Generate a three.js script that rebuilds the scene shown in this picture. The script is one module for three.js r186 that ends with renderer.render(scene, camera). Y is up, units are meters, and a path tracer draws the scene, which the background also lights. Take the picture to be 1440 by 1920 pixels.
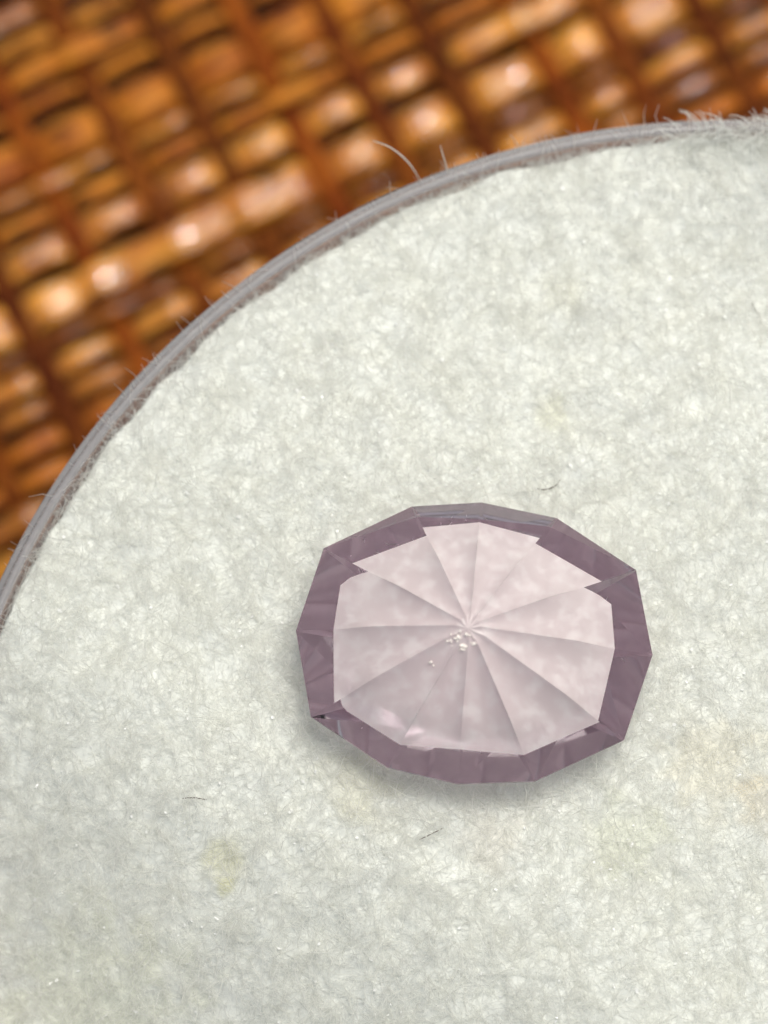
import * as THREE from 'three';
import { mergeGeometries } from 'three/addons/utils/BufferGeometryUtils.js';
import { ImprovedNoise } from 'three/addons/math/ImprovedNoise.js';
import { RectAreaLightUniformsLib } from 'three/addons/lights/RectAreaLightUniformsLib.js';

// ---------------------------------------------------------------- camera, light, exposure
const MM = 0.001;                       // everything below is written in millimetres
const scene = new THREE.Scene();
const camera = new THREE.PerspectiveCamera(12.72, 0.75, 0.004, 5);
camera.position.set(-6.83 * MM, 104.03 * MM, 11.06 * MM);
camera.lookAt(-6.83 * MM, 16 * MM, -7.65 * MM);
camera.focus = 88.6 * MM;
camera.userData.fStop = 62;

scene.background = new THREE.Color().setRGB(0.30, 0.322, 0.345);   // even light of the room
RectAreaLightUniformsLib.init();
const lamp = new THREE.RectAreaLight(new THREE.Color().setRGB(1.0, 0.968, 0.87), 5.8, 0.135, 0.135);   // soft lamp above, beyond and to the right of the jar
lamp.position.set(0.045, 0.178, -0.082);
lamp.lookAt(-0.004, 0.016, -0.006);
scene.add(lamp);
const spot = new THREE.RectAreaLight(new THREE.Color().setRGB(1.0, 0.97, 0.95), 340, 0.0066, 0.0066);    // small bright bulb near it
spot.position.set(0.024, 0.193, -0.09);
spot.lookAt(-0.004, 0.016, -0.006);
scene.add(spot);

const renderer = new THREE.WebGLRenderer({ antialias: true });
renderer.toneMapping = THREE.LinearToneMapping;
renderer.toneMappingExposure = 1.0;
renderer.shadowMap.enabled = true;

// ---------------------------------------------------------------- helpers
let seed = 20240611;
const rnd = () => { seed = (seed + 0x6d2b79f5) | 0; let t = Math.imul(seed ^ (seed >>> 15), 1 | seed); t = (t + Math.imul(t ^ (t >>> 7), 61 | t)) ^ t; return ((t ^ (t >>> 14)) >>> 0) / 4294967296; };
const rr = (a, b) => a + (b - a) * rnd();
const perlin = new ImprovedNoise();
const nz = (x, y, z = 0) => perlin.noise(x + 31.7, y + 17.3, z + 5.1);
const fbm = (x, y, o = 3, z = 0) => { let s = 0, a = 1, f = 1; for (let i = 0; i < o; i++) { s += a * nz(x * f, y * f, z + i * 7.3); a *= 0.5; f *= 2.03; } return s; };
const smooth = THREE.MathUtils.smoothstep;
const lin = (r, g, b) => new THREE.Color().setRGB(r, g, b);
function geo(positions, index, extra = {}) {
  const g = new THREE.BufferGeometry();
  g.setAttribute('position', new THREE.BufferAttribute(Float32Array.from(positions, (v) => v * MM), 3));
  if (extra.uv) g.setAttribute('uv', new THREE.BufferAttribute(Float32Array.from(extra.uv), 2));
  if (extra.color) g.setAttribute('color', new THREE.BufferAttribute(Float32Array.from(extra.color), 3));
  if (index) g.setIndex(index);
  g.computeVertexNormals();
  return g;
}
function part(name, g, m, parent = scene) {
  const o = new THREE.Mesh(g, m);
  o.name = name; o.castShadow = o.receiveShadow = true; parent.add(o);
  return o;
}
function tag(o, label, category, group) { o.userData.label = label; o.userData.category = category; if (group) o.userData.group = group; return o; }
const numbers = {};
const numbered = (n) => { const k = numbers[n] = (numbers[n] ?? -1) + 1; return k ? `${n}_${String(k).padStart(3, '0')}` : n; };
function tube(points, radius, sides = 5, segments = 24, taper = 0.4) {          // a hair: thin tube that narrows at its ends
  const curve = new THREE.CatmullRomCurve3(points.map((p) => new THREE.Vector3(...p)));
  const fr = curve.computeFrenetFrames(segments, false), pos = [], idx = [];
  for (let i = 0; i <= segments; i++) {
    const t = i / segments, c = curve.getPointAt(t), r = radius * (taper + (1 - taper) * Math.sin(Math.PI * Math.min(1, Math.max(0, t * 0.96 + 0.02))));
    for (let k = 0; k < sides; k++) {
      const a = (k / sides) * Math.PI * 2, p = c.clone().addScaledVector(fr.normals[i], Math.cos(a) * r).addScaledVector(fr.binormals[i], Math.sin(a) * r);
      pos.push(p.x, p.y, p.z);
    }
  }
  for (let i = 0; i < segments; i++) for (let k = 0; k < sides; k++) {
    const a = i * sides + k, b = i * sides + (k + 1) % sides;
    idx.push(a, b, a + sides, b, b + sides, a + sides);
  }
  return geo(pos, idx);
}
function ribbon(points, half, segments = 6, twist = 1) {                       // a flat fibre
  const curve = new THREE.CatmullRomCurve3(points.map((p) => new THREE.Vector3(...p))), pos = [], idx = [];
  for (let i = 0; i <= segments; i++) {
    const t = i / segments, c = curve.getPoint(t), d = curve.getTangent(t), a = twist * (t - 0.5), w = half * (0.45 + 0.55 * Math.sin(Math.PI * (0.1 + 0.8 * t)));
    const flat = new THREE.Vector3(-d.z, 0, d.x).normalize(), n = new THREE.Vector3().crossVectors(d, flat).normalize(), s = flat.multiplyScalar(Math.cos(a)).addScaledVector(n, Math.sin(a)).multiplyScalar(w);
    pos.push(c.x - s.x, c.y - s.y, c.z - s.z, c.x + s.x, c.y + s.y, c.z + s.z);
  }
  for (let i = 0; i < segments; i++) idx.push(i * 2, i * 2 + 1, i * 2 + 2, i * 2 + 1, i * 2 + 3, i * 2 + 2);
  return geo(pos, idx);
}
function noiseTexture(w, h, fn, srgb = false) {
  const d = new Uint8Array(w * h * 4);
  for (let y = 0; y < h; y++) for (let x = 0; x < w; x++) {
    const c = fn(x / w, y / h), i = (y * w + x) * 4;
    d[i] = Math.max(0, Math.min(255, c[0] * 255)); d[i + 1] = Math.max(0, Math.min(255, c[1] * 255)); d[i + 2] = Math.max(0, Math.min(255, c[2] * 255)); d[i + 3] = 255;
  }
  const t = new THREE.DataTexture(d, w, h);
  t.wrapS = t.wrapT = THREE.RepeatWrapping; t.magFilter = t.minFilter = THREE.LinearFilter;
  if (srgb) t.colorSpace = THREE.SRGBColorSpace;
  t.needsUpdate = true;
  return t;
}

// ---------------------------------------------------------------- table and woven mat
const FELT = 16;                                       // height of the felt surface above the mat
{
  const t = part('table_top', new THREE.BoxGeometry(0.6, 0.02, 0.6), new THREE.MeshStandardMaterial({ color: lin(0.03, 0.014, 0.008), roughness: 0.6 }));
  t.position.y = -0.0120; t.userData.kind = 'structure';
}
{
  const mat = new THREE.Group(); mat.name = 'woven_mat';
  tag(mat, 'glossy amber and brown woven cane mat under the clear jar', 'mat');
  scene.add(mat);
  const U0 = -15.94, V0 = -23.46, TURN = THREE.MathUtils.degToRad(27), PX = 80;
  mat.position.set(U0 * MM, 0, V0 * MM); mat.rotation.y = TURN;
  // rows of cane across the mat: centre and width
  const rows = [[36, 52], [98, 24], [158, 48], [216, 24], [300, 86], [366, 24], [416, 30], [482, 58], [578, 80], [646, 22], [694, 40], [750, 36], [808, 44], [868, 34], [928, 48], [1000, 56], [1060, 26]];
  for (let v = -30; v > -1200;) { const w = rr(26, 90); v -= w / 2 + rr(14, 26); rows.push([v, w]); v -= w / 2; }
  for (let v = 1092; v < 4400;) { const w = rr(26, 90); v += w / 2 + rr(14, 26); rows.push([v, w]); v += w / 2; }
  const warps = []; for (let u = -75 - 155 * 14; u < 4000; u += 155) warps.push(u + rr(-14, 14));
  const uMin = warps[0] - 60, uMax = warps[warps.length - 1] + 60;

  const grain = noiseTexture(512, 256, (u, v) => {
    const s = fbm(u * 14, v * 60, 3) * 0.5 + fbm(u * 40, v * 16, 2, 9) * 0.35 + fbm(u * 9, v * 9, 2, 3) * 0.55;
    const k = 0.68 + s * 0.95, dark = smooth(fbm(u * 26, v * 22, 3, 21), 0.18, 0.5);
    const a = [1.0, 0.71, 0.28], b = [0.60, 0.29, 0.11], kk = Math.max(0, Math.min(1, k));
    return [0, 1, 2].map((i) => (b[i] + (a[i] - b[i]) * kk) * (1 - 0.35 * dark));
  }, true);
  const bump = noiseTexture(256, 128, (u, v) => { const s = 0.5 + 0.4 * fbm(u * 10, v * 46, 3, 2) + 0.3 * fbm(u * 24, v * 20, 2, 8); return [s, s, s]; });
  const canes = [[1, 1, 1, 0.1], [1, 0.92, 0.8, 1], [0.55, 0.42, 0.32, 0.5], [1, 0.95, 0.85, 0], [0.8, 0.64, 0.46, 0], [1, 0.92, 0.75, 0.9], [0.7, 0.5, 0.36, 0.1]].map(([r, g, b, coat]) => new THREE.MeshPhysicalMaterial({ map: grain, bumpMap: bump, bumpScale: 0.05 * MM, color: lin(r * 0.88, g * 0.86, b * 0.84), roughness: 0.55, clearcoat: coat, clearcoatRoughness: 0.06, specularIntensity: 0.4 }));
  const cords = [[0.26, 0.15, 0.12], [0.18, 0.10, 0.085], [0.36, 0.20, 0.14]].map((c) => new THREE.MeshPhysicalMaterial({ map: grain, bumpMap: bump, bumpScale: 0.05 * MM, color: lin(...c), roughness: 0.8, specularIntensity: 0.25 }));

  // one strip along its own axis: heights y(s), half width w(s), flattened round section
  function strip(s0, s1, n, centre, half, thick, height, along) {
    const pos = [], uv = [], idx = [], S = 9, ou = rnd(), ov = rnd();
    for (let i = 0; i <= n; i++) {
      const s = s0 + (s1 - s0) * i / n, c = centre + 3 * nz(s * 0.004, centre * 0.1), w = half * (1 + 0.24 * nz(s * 0.011, centre * 0.37, 3)), y = height(s);
      for (let k = 0; k < S; k++) {
        const a = Math.PI * (k / (S - 1)), x = -Math.cos(a), yy = Math.pow(Math.sin(a), 0.22);
        const across = c + x * w, up = y + (k === 0 || k === S - 1 ? -0.25 : yy * thick);
        if (along) pos.push(s / PX, up, across / PX); else pos.push(across / PX, up, s / PX);
        uv.push(s / 1500 + ou, (x * w) / 420 + ov);
      }
    }
    for (let i = 0; i < n; i++) for (let k = 0; k < S - 1; k++) {
      const a = i * S + k, b = a + S;
      if (along) idx.push(a, a + 1, b, a + 1, b + 1, b); else idx.push(a, b, a + 1, a + 1, b, b + 1);
    }
    return geo(pos, idx, { uv });
  }
  const under = rows.map(() => warps.map(() => rnd() < 0.84));
  rows.forEach(([v, w], r) => {
    const height = (s) => {
      let d = 0;
      warps.forEach((u, j) => { const g = Math.exp(-(((s - u) / 29) ** 4)); d += g * (under[r][j] ? -0.30 : 0.12); });
      return -0.14 + d + 0.16 * nz(s * 0.007, v * 0.31);
    };
    part('cane_strip', strip(uMin, uMax, Math.round((uMax - uMin) / 20), v, w / 2, 0.20 + w * 0.0012, height, true), canes[Math.floor(rnd() * canes.length)], mat);
  });
  const vMin = Math.min(...rows.map((r) => r[0])) - 40, vMax = Math.max(...rows.map((r) => r[0])) + 40;
  warps.forEach((u, j) => {
    const height = (s) => { let d = 0; rows.forEach(([v, w], r) => { if (!under[r][j] && Math.abs(s - v) < w) d -= 0.5 * Math.exp(-(((s - v) / (w * 0.55)) ** 2)); }); return -0.22 + d + 0.05 * nz(s * 0.01, u); };
    part('binding_cord', strip(vMin, vMax, Math.round((vMax - vMin) / 20), u, rr(19, 27), 0.26, height, false), cords[j % 3], mat);
  });
}

// ---------------------------------------------------------------- clear jar
const R_OUT = 15.62, R_IN = 15.30, RIM = FELT + 0.24;
{
  const jar = new THREE.Group(); jar.name = 'gem_jar';
  tag(jar, 'round clear plastic jar with a thin rim around the white felt', 'jar');
  scene.add(jar);
  const m = new THREE.MeshPhysicalMaterial({ color: lin(0.99, 0.96, 0.98), roughness: 0.03, transmission: 0.72, thickness: 0.6 * MM, ior: 1.5 });
  const P = [[0, 0.4], [R_OUT - 0.7, 0.4], [R_OUT - 0.35, 0.48], [R_OUT - 0.1, 0.72], [R_OUT - 0.02, 1.1], [R_OUT - 0.02, RIM - 0.62], [R_OUT + 0.03, RIM - 0.5]];
  for (const [x, y] of [[0.03, -0.42], [0.045, -0.33], [0.03, -0.25], [-0.02, -0.21], [-0.07, -0.2], [-0.10, -0.17], [-0.115, -0.1], [-0.13, -0.04], [-0.16, -0.005], [-0.20, 0], [-0.25, -0.012], [-0.28, -0.05], [-0.29, -0.12], [-0.295, -0.25]]) P.push([R_OUT + x, RIM + y]);
  P.push([R_IN + 0.02, RIM - 0.5], [R_IN, 2.0], [R_IN - 0.15, 1.55], [R_IN - 0.4, 1.4], [0, 1.4]);
  const g = new THREE.LatheGeometry(P.map(([x, y]) => new THREE.Vector2(x * MM, y * MM)), 256);
  part('jar_wall', g, m, jar);
}

// ---------------------------------------------------------------- felt pad
const GC = [-5.09, -4.91];                              // where the stone lies
const stains = [[-9.9, -0.85, 0.5, 0.93, 0.91, 0.78], [-9.85, -0.35, 0.25, 0.88, 0.86, 0.68], [-0.4, -2.7, 1.2, 0.98, 0.94, 0.87], [0.6, -1.9, 0.8, 0.98, 0.93, 0.87], [-4.8, -1.1, 0.8, 0.98, 0.95, 0.93], [-7.3, -2.3, 0.9, 0.97, 0.95, 0.88], [-3.4, -12, 0.6, 0.97, 0.96, 0.92], [-12.5, 2.2, 2.6, 0.96, 0.96, 0.89], [-2.2, -1.2, 1.0, 0.96, 0.96, 0.89], [-3.6, -9.6, 0.5, 0.97, 0.96, 0.88]];
const R_PAD = 15.28;
function feltHeight(x, z) {
  const r = Math.hypot(x, z), a = Math.atan2(z, x);
  let h = 0.16 * fbm(x * 0.16, z * 0.16, 2) + 0.05 * fbm(x * 0.9, z * 0.9, 2, 4);
  h -= 2.6 * smooth(-x * 0.55 + z * 0.84, 2.5, 11.5);     // the pad sinks towards this side
  h += 0.55 * smooth(r, 12.5, 14.8) * Math.exp(-(((a + 1.42) / 0.22) ** 2));   // and rides up over the rim here
  h -= 0.05 * smooth(r, 14.6, R_PAD);
  const gx = (x - GC[0]) / 3.0, gz = (z - GC[1]) / 2.4, near = 1 - smooth(Math.hypot(gx, gz), 0.72, 1.15);
  return h * (1 - near) + near * -0.06;
}
function feltFine(x, z) { return 0.028 * fbm(x * 2.4, z * 2.4, 3, 2) + 0.01 * fbm(x * 8, z * 8, 2, 6); }
function underStone(x, z) { return 1 - smooth(Math.hypot((x - GC[0]) / 2.75, (z - GC[1]) / 2.2), 0.8, 1.1); }
function feltColor(x, z) {
  const n = fbm(x * 1.3, z * 1.3, 3, 11), m = fbm(x * 4.2, z * 4.2, 2, 15);
  let c = [0.81 + 0.03 * n + 0.07 * m, 0.825 + 0.025 * n + 0.07 * m, 0.785 + 0.01 * n + 0.065 * m];
  for (const [sx, sz, sr, r, g, b] of stains) {
    const d = Math.hypot(x - sx, z - sz) / sr + 0.55 * fbm(x * 2.2, z * 2.2, 3, sr), k = 1 - smooth(d, 0.35, 1.05);
    c = [c[0] * (1 - k + k * r), c[1] * (1 - k + k * g), c[2] * (1 - k + k * b)];
  }
  return c.map((v) => Math.min(0.9, v));
}
{
  const pad = new THREE.Group(); pad.name = 'felt_pad';
  tag(pad, 'round white felt pad with fuzzy surface filling the clear jar', 'felt pad');
  scene.add(pad); pad.position.y = FELT * MM;
  const feltMat = new THREE.MeshStandardMaterial({ vertexColors: true, roughness: 1 });
  const N = 460, pos = [], col = [], idx = [];
  const edge = (a) => 1 + 0.006 * (fbm(Math.cos(a) * 14, Math.sin(a) * 14, 4) - 0.75);
  for (let i = 0; i <= N; i++) for (let j = 0; j <= N; j++) {          // a square grid bent into a disc
    const u = (i / N) * 2 - 1, v = (j / N) * 2 - 1;
    let r, a;
    if (Math.abs(u) > Math.abs(v)) { r = u; a = (Math.PI / 4) * (v / u); } else { r = v; a = Math.PI / 2 - (Math.PI / 4) * (v ? u / v : 0); }
    let x = r * Math.cos(a), z = r * Math.sin(a);
    const e = R_PAD * (1 + (edge(Math.atan2(z, x)) - 1) * Math.abs(r));
    x *= e; z *= e;
    pos.push(x, feltHeight(x, z) + feltFine(x, z) * (1 - 0.7 * underStone(x, z)), z); col.push(...feltColor(x, z));
  }
  const at = (i, j) => i * (N + 1) + j;
  for (let i = 0; i < N; i++) for (let j = 0; j < N; j++) idx.push(at(i, j), at(i, j + 1), at(i + 1, j + 1), at(i, j), at(i + 1, j + 1), at(i + 1, j));
  const loop = [];
  for (let k = 0; k < N; k++) loop.push(at(0, k)); for (let k = 0; k < N; k++) loop.push(at(k, N)); for (let k = N; k > 0; k--) loop.push(at(N, k)); for (let k = N; k > 0; k--) loop.push(at(k, 0));
  let above = loop;
  for (const y of [-0.5, -2.8, -14.5]) {
    const below = loop.map((n) => { const x = pos[n * 3], z = pos[n * 3 + 2]; pos.push(x * 0.998, Math.min(y, pos[n * 3 + 1] - 0.2), z * 0.998); col.push(0.82, 0.83, 0.79); return pos.length / 3 - 1; });
    for (let k = 0; k < loop.length; k++) { const m = (k + 1) % loop.length; idx.push(above[k], below[k], above[m], above[m], below[k], below[m]); }
    above = below;
  }
  part('pad_body', geo(pos, idx, { color: col }), feltMat, pad);

  // nap: fine curled flat fibres, all over the pad
  const fibreMat = new THREE.MeshPhysicalMaterial({ vertexColors: true, color: lin(0.97, 0.97, 0.955), roughness: 1, transmission: 0.8, thickness: 0, specularIntensity: 0.3 });
  const M = new THREE.Matrix4(), q = new THREE.Quaternion(), e = new THREE.Euler(), p = new THREE.Vector3(), s = new THREE.Vector3();
  {
    const COUNT = 236000, SEG = 3, shapes = [];
    for (let v = 0; v < 24; v++) {
      const pts = [[0, -0.03, 0]], bend = rr(-1, 1);
      let x = 0, y = -0.03, z = 0, dir = 0, rise = rr(0.2, 0.8);
      for (let k = 0; k < 4; k++) { dir += bend * rr(0.2, 0.9) + rr(-0.5, 0.5); rise -= rr(0.1, 0.5); x += 0.12 * Math.cos(dir); z += 0.12 * Math.sin(dir); y += 0.1 * rise; pts.push([x, y, z]); }
      shapes.push(ribbon(pts, 0.0052, SEG, rr(-3, 3)).attributes.position.array);
    }
    const per = (SEG + 1) * 2, pos = new Float32Array(COUNT * per * 3), col = new Float32Array(COUNT * per * 3), idx = new Uint32Array(COUNT * SEG * 6), v = new THREE.Vector3();
    for (let n = 0; n < COUNT;) {
      const a = rnd() * Math.PI * 2, r = R_PAD * Math.sqrt(rnd()), x = r * Math.cos(a), z = r * Math.sin(a);
      if (underStone(x, z) > 0.3 && rnd() < 0.9) continue;
      if (rnd() > 0.6 + 0.5 * fbm(x * 1.7, z * 1.7, 2, 33)) continue;
      const k = rr(0.6, 1.5), low = underStone(x, z) > 0.02 ? 0.2 : 1, w = rr(0.86, 1), g = w * rr(0.99, 1), b = w * rr(0.97, 1), shape = shapes[Math.floor(rnd() * shapes.length)];
      e.set(rr(-0.6, 0.6) * low, rnd() * Math.PI * 2, rr(-0.6, 0.6) * low); q.setFromEuler(e);
      p.set(x * MM, (feltHeight(x, z) + feltFine(x, z) + rr(0, 0.12) * low) * MM, z * MM); s.set(k, k * rr(0.5, 1.4) * low, k);
      M.compose(p, q, s);
      for (let i = 0; i < per; i++) {
        v.fromArray(shape, i * 3).applyMatrix4(M).toArray(pos, (n * per + i) * 3);
        col[(n * per + i) * 3] = w; col[(n * per + i) * 3 + 1] = g; col[(n * per + i) * 3 + 2] = b;
      }
      for (let i = 0; i < SEG; i++) { const o = n * per + i * 2, f = (n * SEG + i) * 6; idx[f] = o; idx[f + 1] = o + 1; idx[f + 2] = o + 2; idx[f + 3] = o + 1; idx[f + 4] = o + 3; idx[f + 5] = o + 2; }
      n++;
    }
    const g = new THREE.BufferGeometry();
    g.setAttribute('position', new THREE.BufferAttribute(pos, 3)); g.setAttribute('color', new THREE.BufferAttribute(col, 3)); g.setIndex(new THREE.BufferAttribute(idx, 1)); g.computeVertexNormals();
    part('felt_fibres', g, fibreMat, pad).userData.kind = 'stuff';
  }
  // longer fibres round the edge, lying over the rim
  {
    const tuft = tube([[0, -0.05, 0], [0.1, 0.03, 0.03], [0.2, 0.05, -0.02], [0.27, 0.02, -0.09], [0.3, 0.03, -0.16]], 0.005, 4, 8, 0.5), n = 3000, im = new THREE.InstancedMesh(tuft, new THREE.MeshPhysicalMaterial({ color: lin(0.95, 0.955, 0.93), roughness: 1, transmission: 0.5, thickness: 0 }), n);
    for (let i = 0; i < n; i++) {
      const top = i < 900, a = top ? -1.42 + rr(-0.22, 0.22) : rnd() * Math.PI * 2, r = R_PAD - rr(0, 0.25), x = r * Math.cos(a), z = r * Math.sin(a), k = top ? rr(0.9, 2.1) : rr(0.5, 1.1);
      e.set(rr(-0.8, 0.8), rnd() * Math.PI * 2, rr(-0.8, 0.8)); q.setFromEuler(e);
      p.set(x * MM, (feltHeight(x, z) + 0.02) * MM, z * MM); s.set(k, k, k);
      im.setMatrixAt(i, M.compose(p, q, s));
    }
    im.name = 'edge_fibres'; im.userData.kind = 'stuff'; im.castShadow = im.receiveShadow = true; pad.add(im);
  }
  // tiny shiny specks caught in the nap
  {
    const g = new THREE.CylinderGeometry(0.03 * MM, 0.026 * MM, 0.010 * MM, 6), n = 1900;
    const im = new THREE.InstancedMesh(g, new THREE.MeshPhysicalMaterial({ color: lin(0.95, 0.95, 0.94), roughness: 0.18 }), n);
    for (let i = 0; i < n;) {
      const a = rnd() * Math.PI * 2, r = (R_PAD - 0.3) * Math.sqrt(rnd()), x = r * Math.cos(a), z = r * Math.sin(a);
      if (underStone(x, z) > 0.1) continue;
      e.set(rr(-0.5, 0.35), rnd() * 6, rr(-0.5, 0.4)); q.setFromEuler(e);
      p.set(x * MM, (feltHeight(x, z) + feltFine(x, z) + 0.05) * MM, z * MM); s.set(rr(0.5, 1.7), 1, rr(0.4, 1.1)).multiplyScalar(rr(0.5, 1.3));
      im.setMatrixAt(i++, M.compose(p, q, s));
    }
    im.name = 'lint_specks'; im.userData.kind = 'stuff'; im.castShadow = im.receiveShadow = true; pad.add(im);
  }
}

// ---------------------------------------------------------------- the stone: lies table down, its twelve-sided pavilion up
{
  const girdle = [[-2.91, -1.85], [-1.2, -2.68], [0.15, -2.76], [1.61, -2.45], [3.14, -1.42], [3.44, 0.25], [2.87, 1.91], [1.15, 2.71], [-0.34, 2.76], [-1.68, 2.44], [-3.15, 1.45], [-3.44, -0.23]];
  const ring = (k, y, ox = 0, oz = 0) => girdle.map(([x, z]) => new THREE.Vector3(x * k + ox, y, z * k + oz));
  const CROWN = 0.69, EDGE = 0.08, TOP = 2.5, BULGE = -0.2, GROOVE = 0.0, BROW = 0.11;
  const V = (x, y, z) => new THREE.Vector3(x, y, z);
  const wide = [0.655, 0.65, 0.64, 0.65, 0.66, 0.65, 0.60, 0.55, 0.54, 0.55, 0.60, 0.65];       // table outline, as a share of the girdle
  const table = girdle.map(([x, z], i) => V(x * wide[i], 0, z * wide[i])), low = ring(1.0, CROWN), high = ring(1.0, CROWN + EDGE);
  const pos = [], tri = (...v) => v.forEach((p) => pos.push(p.x, p.y, p.z)), quad = (a, b, c, d) => { tri(a, b, c); tri(a, c, d); };
  for (let i = 0; i < 12; i++) {
    const j = (i + 1) % 12;
    tri(V(0, 0, 0), table[i], table[j]);
    quad(table[i], low[i], low[j], table[j]);
    quad(low[i], high[i], high[j], low[j]);
  }
  // pavilion: twelve facets, polished near the girdle and left ground (frosted) further in, with fine worn grooves where they meet, running up to a small cap.
  // how far out the ground part of each facet reaches: [across the facet, share of the way from the tip to the girdle]
  const reach = [
    [[0, 0.80], [1, 0.74]], [[0, 0.81], [1, 0.82]], [[0, 0.82], [1, 0.80]], [[0, 0.75], [1, 0.79]], [[0, 0.68], [0.33, 0.82], [1, 0.79]], [[0, 0.79], [1, 0.83]],
    [[0, 0.84], [1, 0.83]], [[0, 0.83], [1, 0.78]], [[0, 0.78], [1, 0.84]], [[0, 0.84], [0.86, 0.85], [1, 0.81]], [[0, 0.85], [1, 0.78]], [[0, 0.78], [0.7, 0.83], [1, 0.69]],
  ];
  const K = 0.085, KV = [0.06, 0.07, 0.10, 0.07, 0.05, 0.06, 0.10, 0.13, 0.09, 0.11, 0.15, 0.08], BV = [1, 0.90, 0.845, 0.91, 1], CAPY = TOP - 0.07, tip = V(-0.14, TOP, 0), AT = [0, 0.35, 0.7, 1.2, 2, 4, 7, 10, 13, 16, 18, 18.8, 19.3, 19.65, 20].map((x) => x / 20), NA = AT.length - 1;
  const profile = (t, w) => { const d = Math.min(t, 1 - t) * w; return -BULGE * w * (1 - 4 * t * (1 - t)) - GROOVE * Math.max(0, 1 - d / 0.07) ** 2; };
  const facets = [], k0 = reach.map((L, i) => { const M = reach[(i + 11) % 12]; return Math.min(L[0][1], M[M.length - 1][1]); });
  const brow = (i, t) => (i < 4 ? BV[i] + (BV[i + 1] - BV[i]) * t : 1);       // narrow outer facets on the far side
  const at = (i, t, k) => {
    const A = high[i], B = high[(i + 1) % 12], f = (1 - k) / (1 - K), e = A.clone().lerp(B, t), w = A.distanceTo(B) * k, kb = brow(i, t);
    const lift = kb > 0.995 ? 0 : BROW * (1 - kb) / 0.1 * (k > kb ? (1 - k) / (1 - kb) : k / kb);
    return V(e.x * k - 0.12 * (1 - k), CROWN + EDGE + (CAPY - CROWN - EDGE) * f + lift + profile(t, w) * smooth((k0[i] + (k0[(i + 1) % 12] - k0[i]) * t - k) / 0.7, 0.0, 0.35), e.z * k);
  };
  const sheet = (i, rows, kAt, frosted) => {
    const P = [], ix = [], uv = [];
    for (let r = 0; r <= rows; r++) for (const t of AT) {
      const p = at(i, t, kAt(r / rows, t));
      P.push(p.x, p.y, p.z);
      uv.push(frosted ? 0.25 + p.x / 16 : 0.9, frosted ? 0.5 + p.z / 8 : 0.5);
    }
    for (let r = 0; r < rows; r++) for (let a = 0; a < NA; a++) { const q = r * (NA + 1) + a; ix.push(q, q + NA + 1, q + NA + 2, q, q + NA + 2, q + 1); }
    facets.push(geo(P, ix, { uv }).toNonIndexed());
  };
  const capUv = [], bodyCount = pos.length / 3;
  const capTip = V(-0.16, TOP + 0.0, 0.05);
  for (let i = 0; i < 12; i++) {
    const edge = (t) => { const L = reach[i]; let n = 0; while (n < L.length - 2 && t > L[n + 1][0]) n++; const [t0, k0] = L[n], [t1, k1] = L[n + 1]; return Math.min(k0 + (k1 - k0) * (t - t0) / (t1 - t0), brow(i, t)); };
    const inner = (t) => KV[i] + (KV[(i + 1) % 12] - KV[i]) * t, b = (t) => brow(i, t);
    if (i < 4) sheet(i, 3, (f, t) => 1 + (b(t) - 1) * f, false);
    sheet(i, 5, (f, t) => b(t) + (edge(t) - b(t)) * f, false);
    sheet(i, 26, (f, t) => edge(t) + (inner(t) - edge(t)) * f, true);
    const P = AT.map((t) => at(i, t, inner(t)));
    for (let a = 0; a < NA; a++) { tri(P[a], capTip, P[a + 1]); for (const p of [P[a], capTip, P[a + 1]]) capUv.push(0.25 + p.x / 16, 0.5 + p.z / 8); }
  }
  const body = geo(pos, null, { uv: [...new Array(bodyCount * 2).fill(0).map((_, n) => (n % 2 ? 0.5 : 0.9)), ...capUv] });
  const g = mergeGeometries([body, ...facets]);
  // left half of the maps: the ground finish; right half: polished
  const ground = (u, v) => { const a = fbm(u * 56, v * 28, 3, 3), b = fbm(u * 170, v * 85, 2, 13); return smooth(a * 0.8 + b * 0.3, -0.35, 0.75) * 1.5 - 0.6; };
  const clear = (fn, polished) => noiseTexture(1024, 512, (u, v) => (u < 0.52 ? fn(ground(u, v)) : polished));
  const m = new THREE.MeshPhysicalMaterial({
    color: lin(1, 1, 1), roughness: 1, transmission: 1, thickness: 2.5 * MM, ior: 1.63, attenuationColor: lin(0.925, 0.845, 0.91), attenuationDistance: 2.6 * MM,
    map: clear((n) => [0.975 + 0.02 * n, 0.855 + 0.045 * n, 0.865 + 0.04 * n], [1, 1, 1]),
    roughnessMap: clear((n) => [1, 0.38 - 0.05 * n, 0], [1, 0.0, 0]),
    transmissionMap: clear((n) => [0.4 - 0.1 * n, 0, 0], [1, 0, 0]),
  });
  const o = new THREE.Group(); o.name = 'gemstone'; scene.add(o);
  o.position.set(GC[0] * MM, (FELT + 0.03) * MM, GC[1] * MM);
  tag(o, 'pale pink twelve-sided faceted gemstone lying on the white felt', 'gemstone');
  part('stone_body', g, m, o);
  // small bright chips round the tip
  const chipMat = new THREE.MeshPhysicalMaterial({ color: lin(0.98, 0.90, 0.85), roughness: 0.08, clearcoat: 1, clearcoatRoughness: 0.02 });
  const chipG = [0, 1, 2].map(() => { const c = new THREE.IcosahedronGeometry(1, 0), p = c.attributes.position; for (let n = 0; n < p.count; n++) { const v = V(p.getX(n), p.getY(n), p.getZ(n)), d = 1 + 0.5 * nz(v.x * 1.7 + seed % 97, v.y * 1.7, v.z * 1.7); p.setXYZ(n, v.x * d, v.y * d, v.z * d); } rnd(); c.computeVertexNormals(); return c; });
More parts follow.
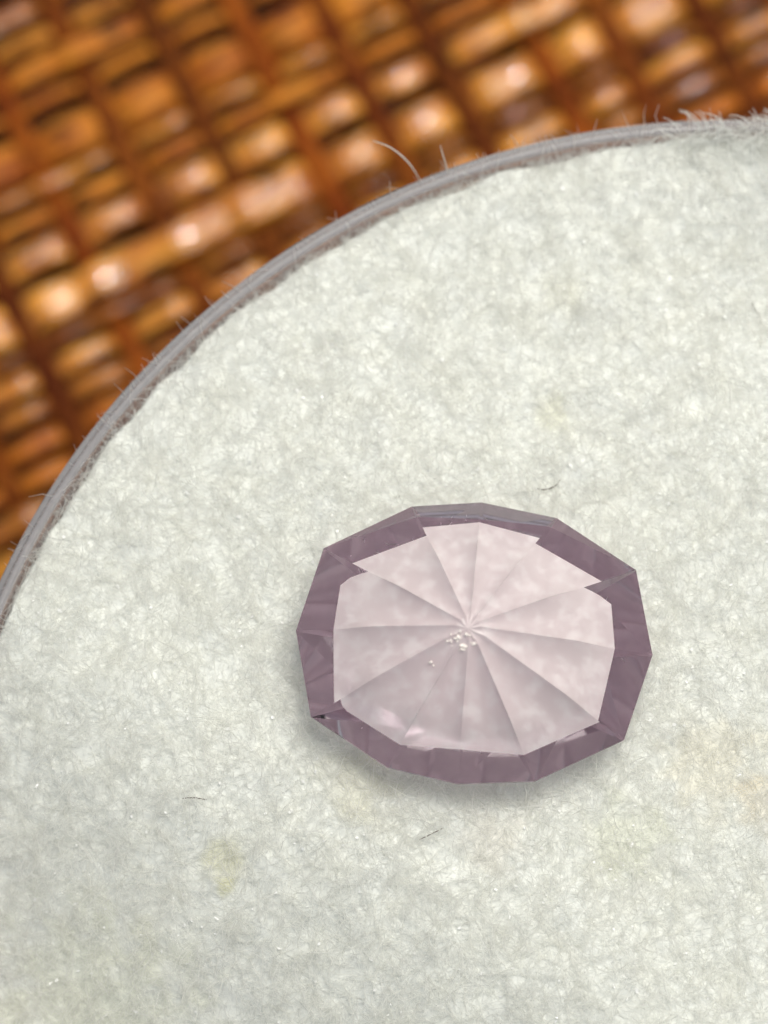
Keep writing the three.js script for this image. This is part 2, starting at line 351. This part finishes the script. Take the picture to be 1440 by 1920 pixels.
  const chips = [[-0.85, 0.62, 0.038], [-0.80, 0.68, 0.022], [-0.32, 0.22, 0.05], [-0.22, 0.36, 0.055]];
  for (let n = 0; n < 24; n++) { const a = rnd() * 6.3, q = Math.sqrt(rnd()); chips.push([-0.28 + 0.3 * q * Math.cos(a), 0.26 + 0.2 * q * Math.sin(a), 0.015 + 0.045 * rnd() ** 2]); }
  chips.forEach(([x, z, r], n) => {
    const c = part('culet_chip', chipG[n % 3], chipMat, o), d = Math.hypot((x + 0.14) / 3.44, z / 2.76);
    c.position.set(x * MM, (CROWN + EDGE + (CAPY - CROWN - EDGE) * (1 - d) / (1 - K) + 0.012) * MM, z * MM); c.rotation.set(rr(-0.5, 0.5), rnd() * 3, rr(-0.5, 0.5)); c.scale.set(r * 1.15 * MM, r * 0.4 * MM, r * 0.85 * MM);
  });
}

// ---------------------------------------------------------------- stray hairs on the felt
{
  const dark = new THREE.MeshStandardMaterial({ color: lin(0.13, 0.10, 0.085), roughness: 0.6 });
  const pale = new THREE.MeshPhysicalMaterial({ color: lin(0.85, 0.82, 0.76), roughness: 0.7, transmission: 0.3, thickness: 0 });
  const hairs = [
    [[[-3.86, -8.10], [-3.66, -8.08], [-3.47, -8.16], [-3.36, -8.30]], 0.014, dark, 'short dark curved hair lying on felt beside the gemstone'],
    [[[-10.74, -2.00], [-10.5, -2.01], [-10.26, -1.97]], 0.012, dark, 'short straight dark hair on felt away from the gemstone'],
    [[[-6.16, -1.16], [-5.95, -1.26], [-5.68, -1.40]], 0.012, dark, 'short grey hair on felt just past the gemstone shadow'],
    [[[0.42, -11.95], [0.50, -11.75], [0.60, -11.58], [0.62, -11.5]], 0.008, dark, 'short brown hair on felt between gemstone and jar rim'],
  ];
  for (const [pts, r, m, label] of hairs) {
    const o = part(numbered('stray_hair'), tube(pts.map(([x, z]) => [x, feltHeight(x, z) + 0.09, z]), r, 6, 20, 0.35), m);
    o.position.y = FELT * MM; tag(o, label, 'hair');
  }
  const long = part(numbered('stray_hair'), tube([[-6.1, 0.1, -14.35], [-6.35, 0.5, -14.62], [-6.7, 0.75, -14.85], [-7.05, 0.8, -14.98]], 0.016, 6, 20, 0.4), pale);
  long.position.y = FELT * MM; tag(long, 'pale hair sticking out over the jar rim', 'hair');
  const stub = part(numbered('stray_hair'), tube([[-5.5, 0.05, -14.4], [-5.62, 0.5, -14.62], [-5.72, 0.75, -14.9]], 0.013, 6, 16, 0.4), pale);
  stub.position.y = FELT * MM; tag(stub, 'short upright pale hair at the edge of the felt', 'hair');
}

renderer.render(scene, camera);
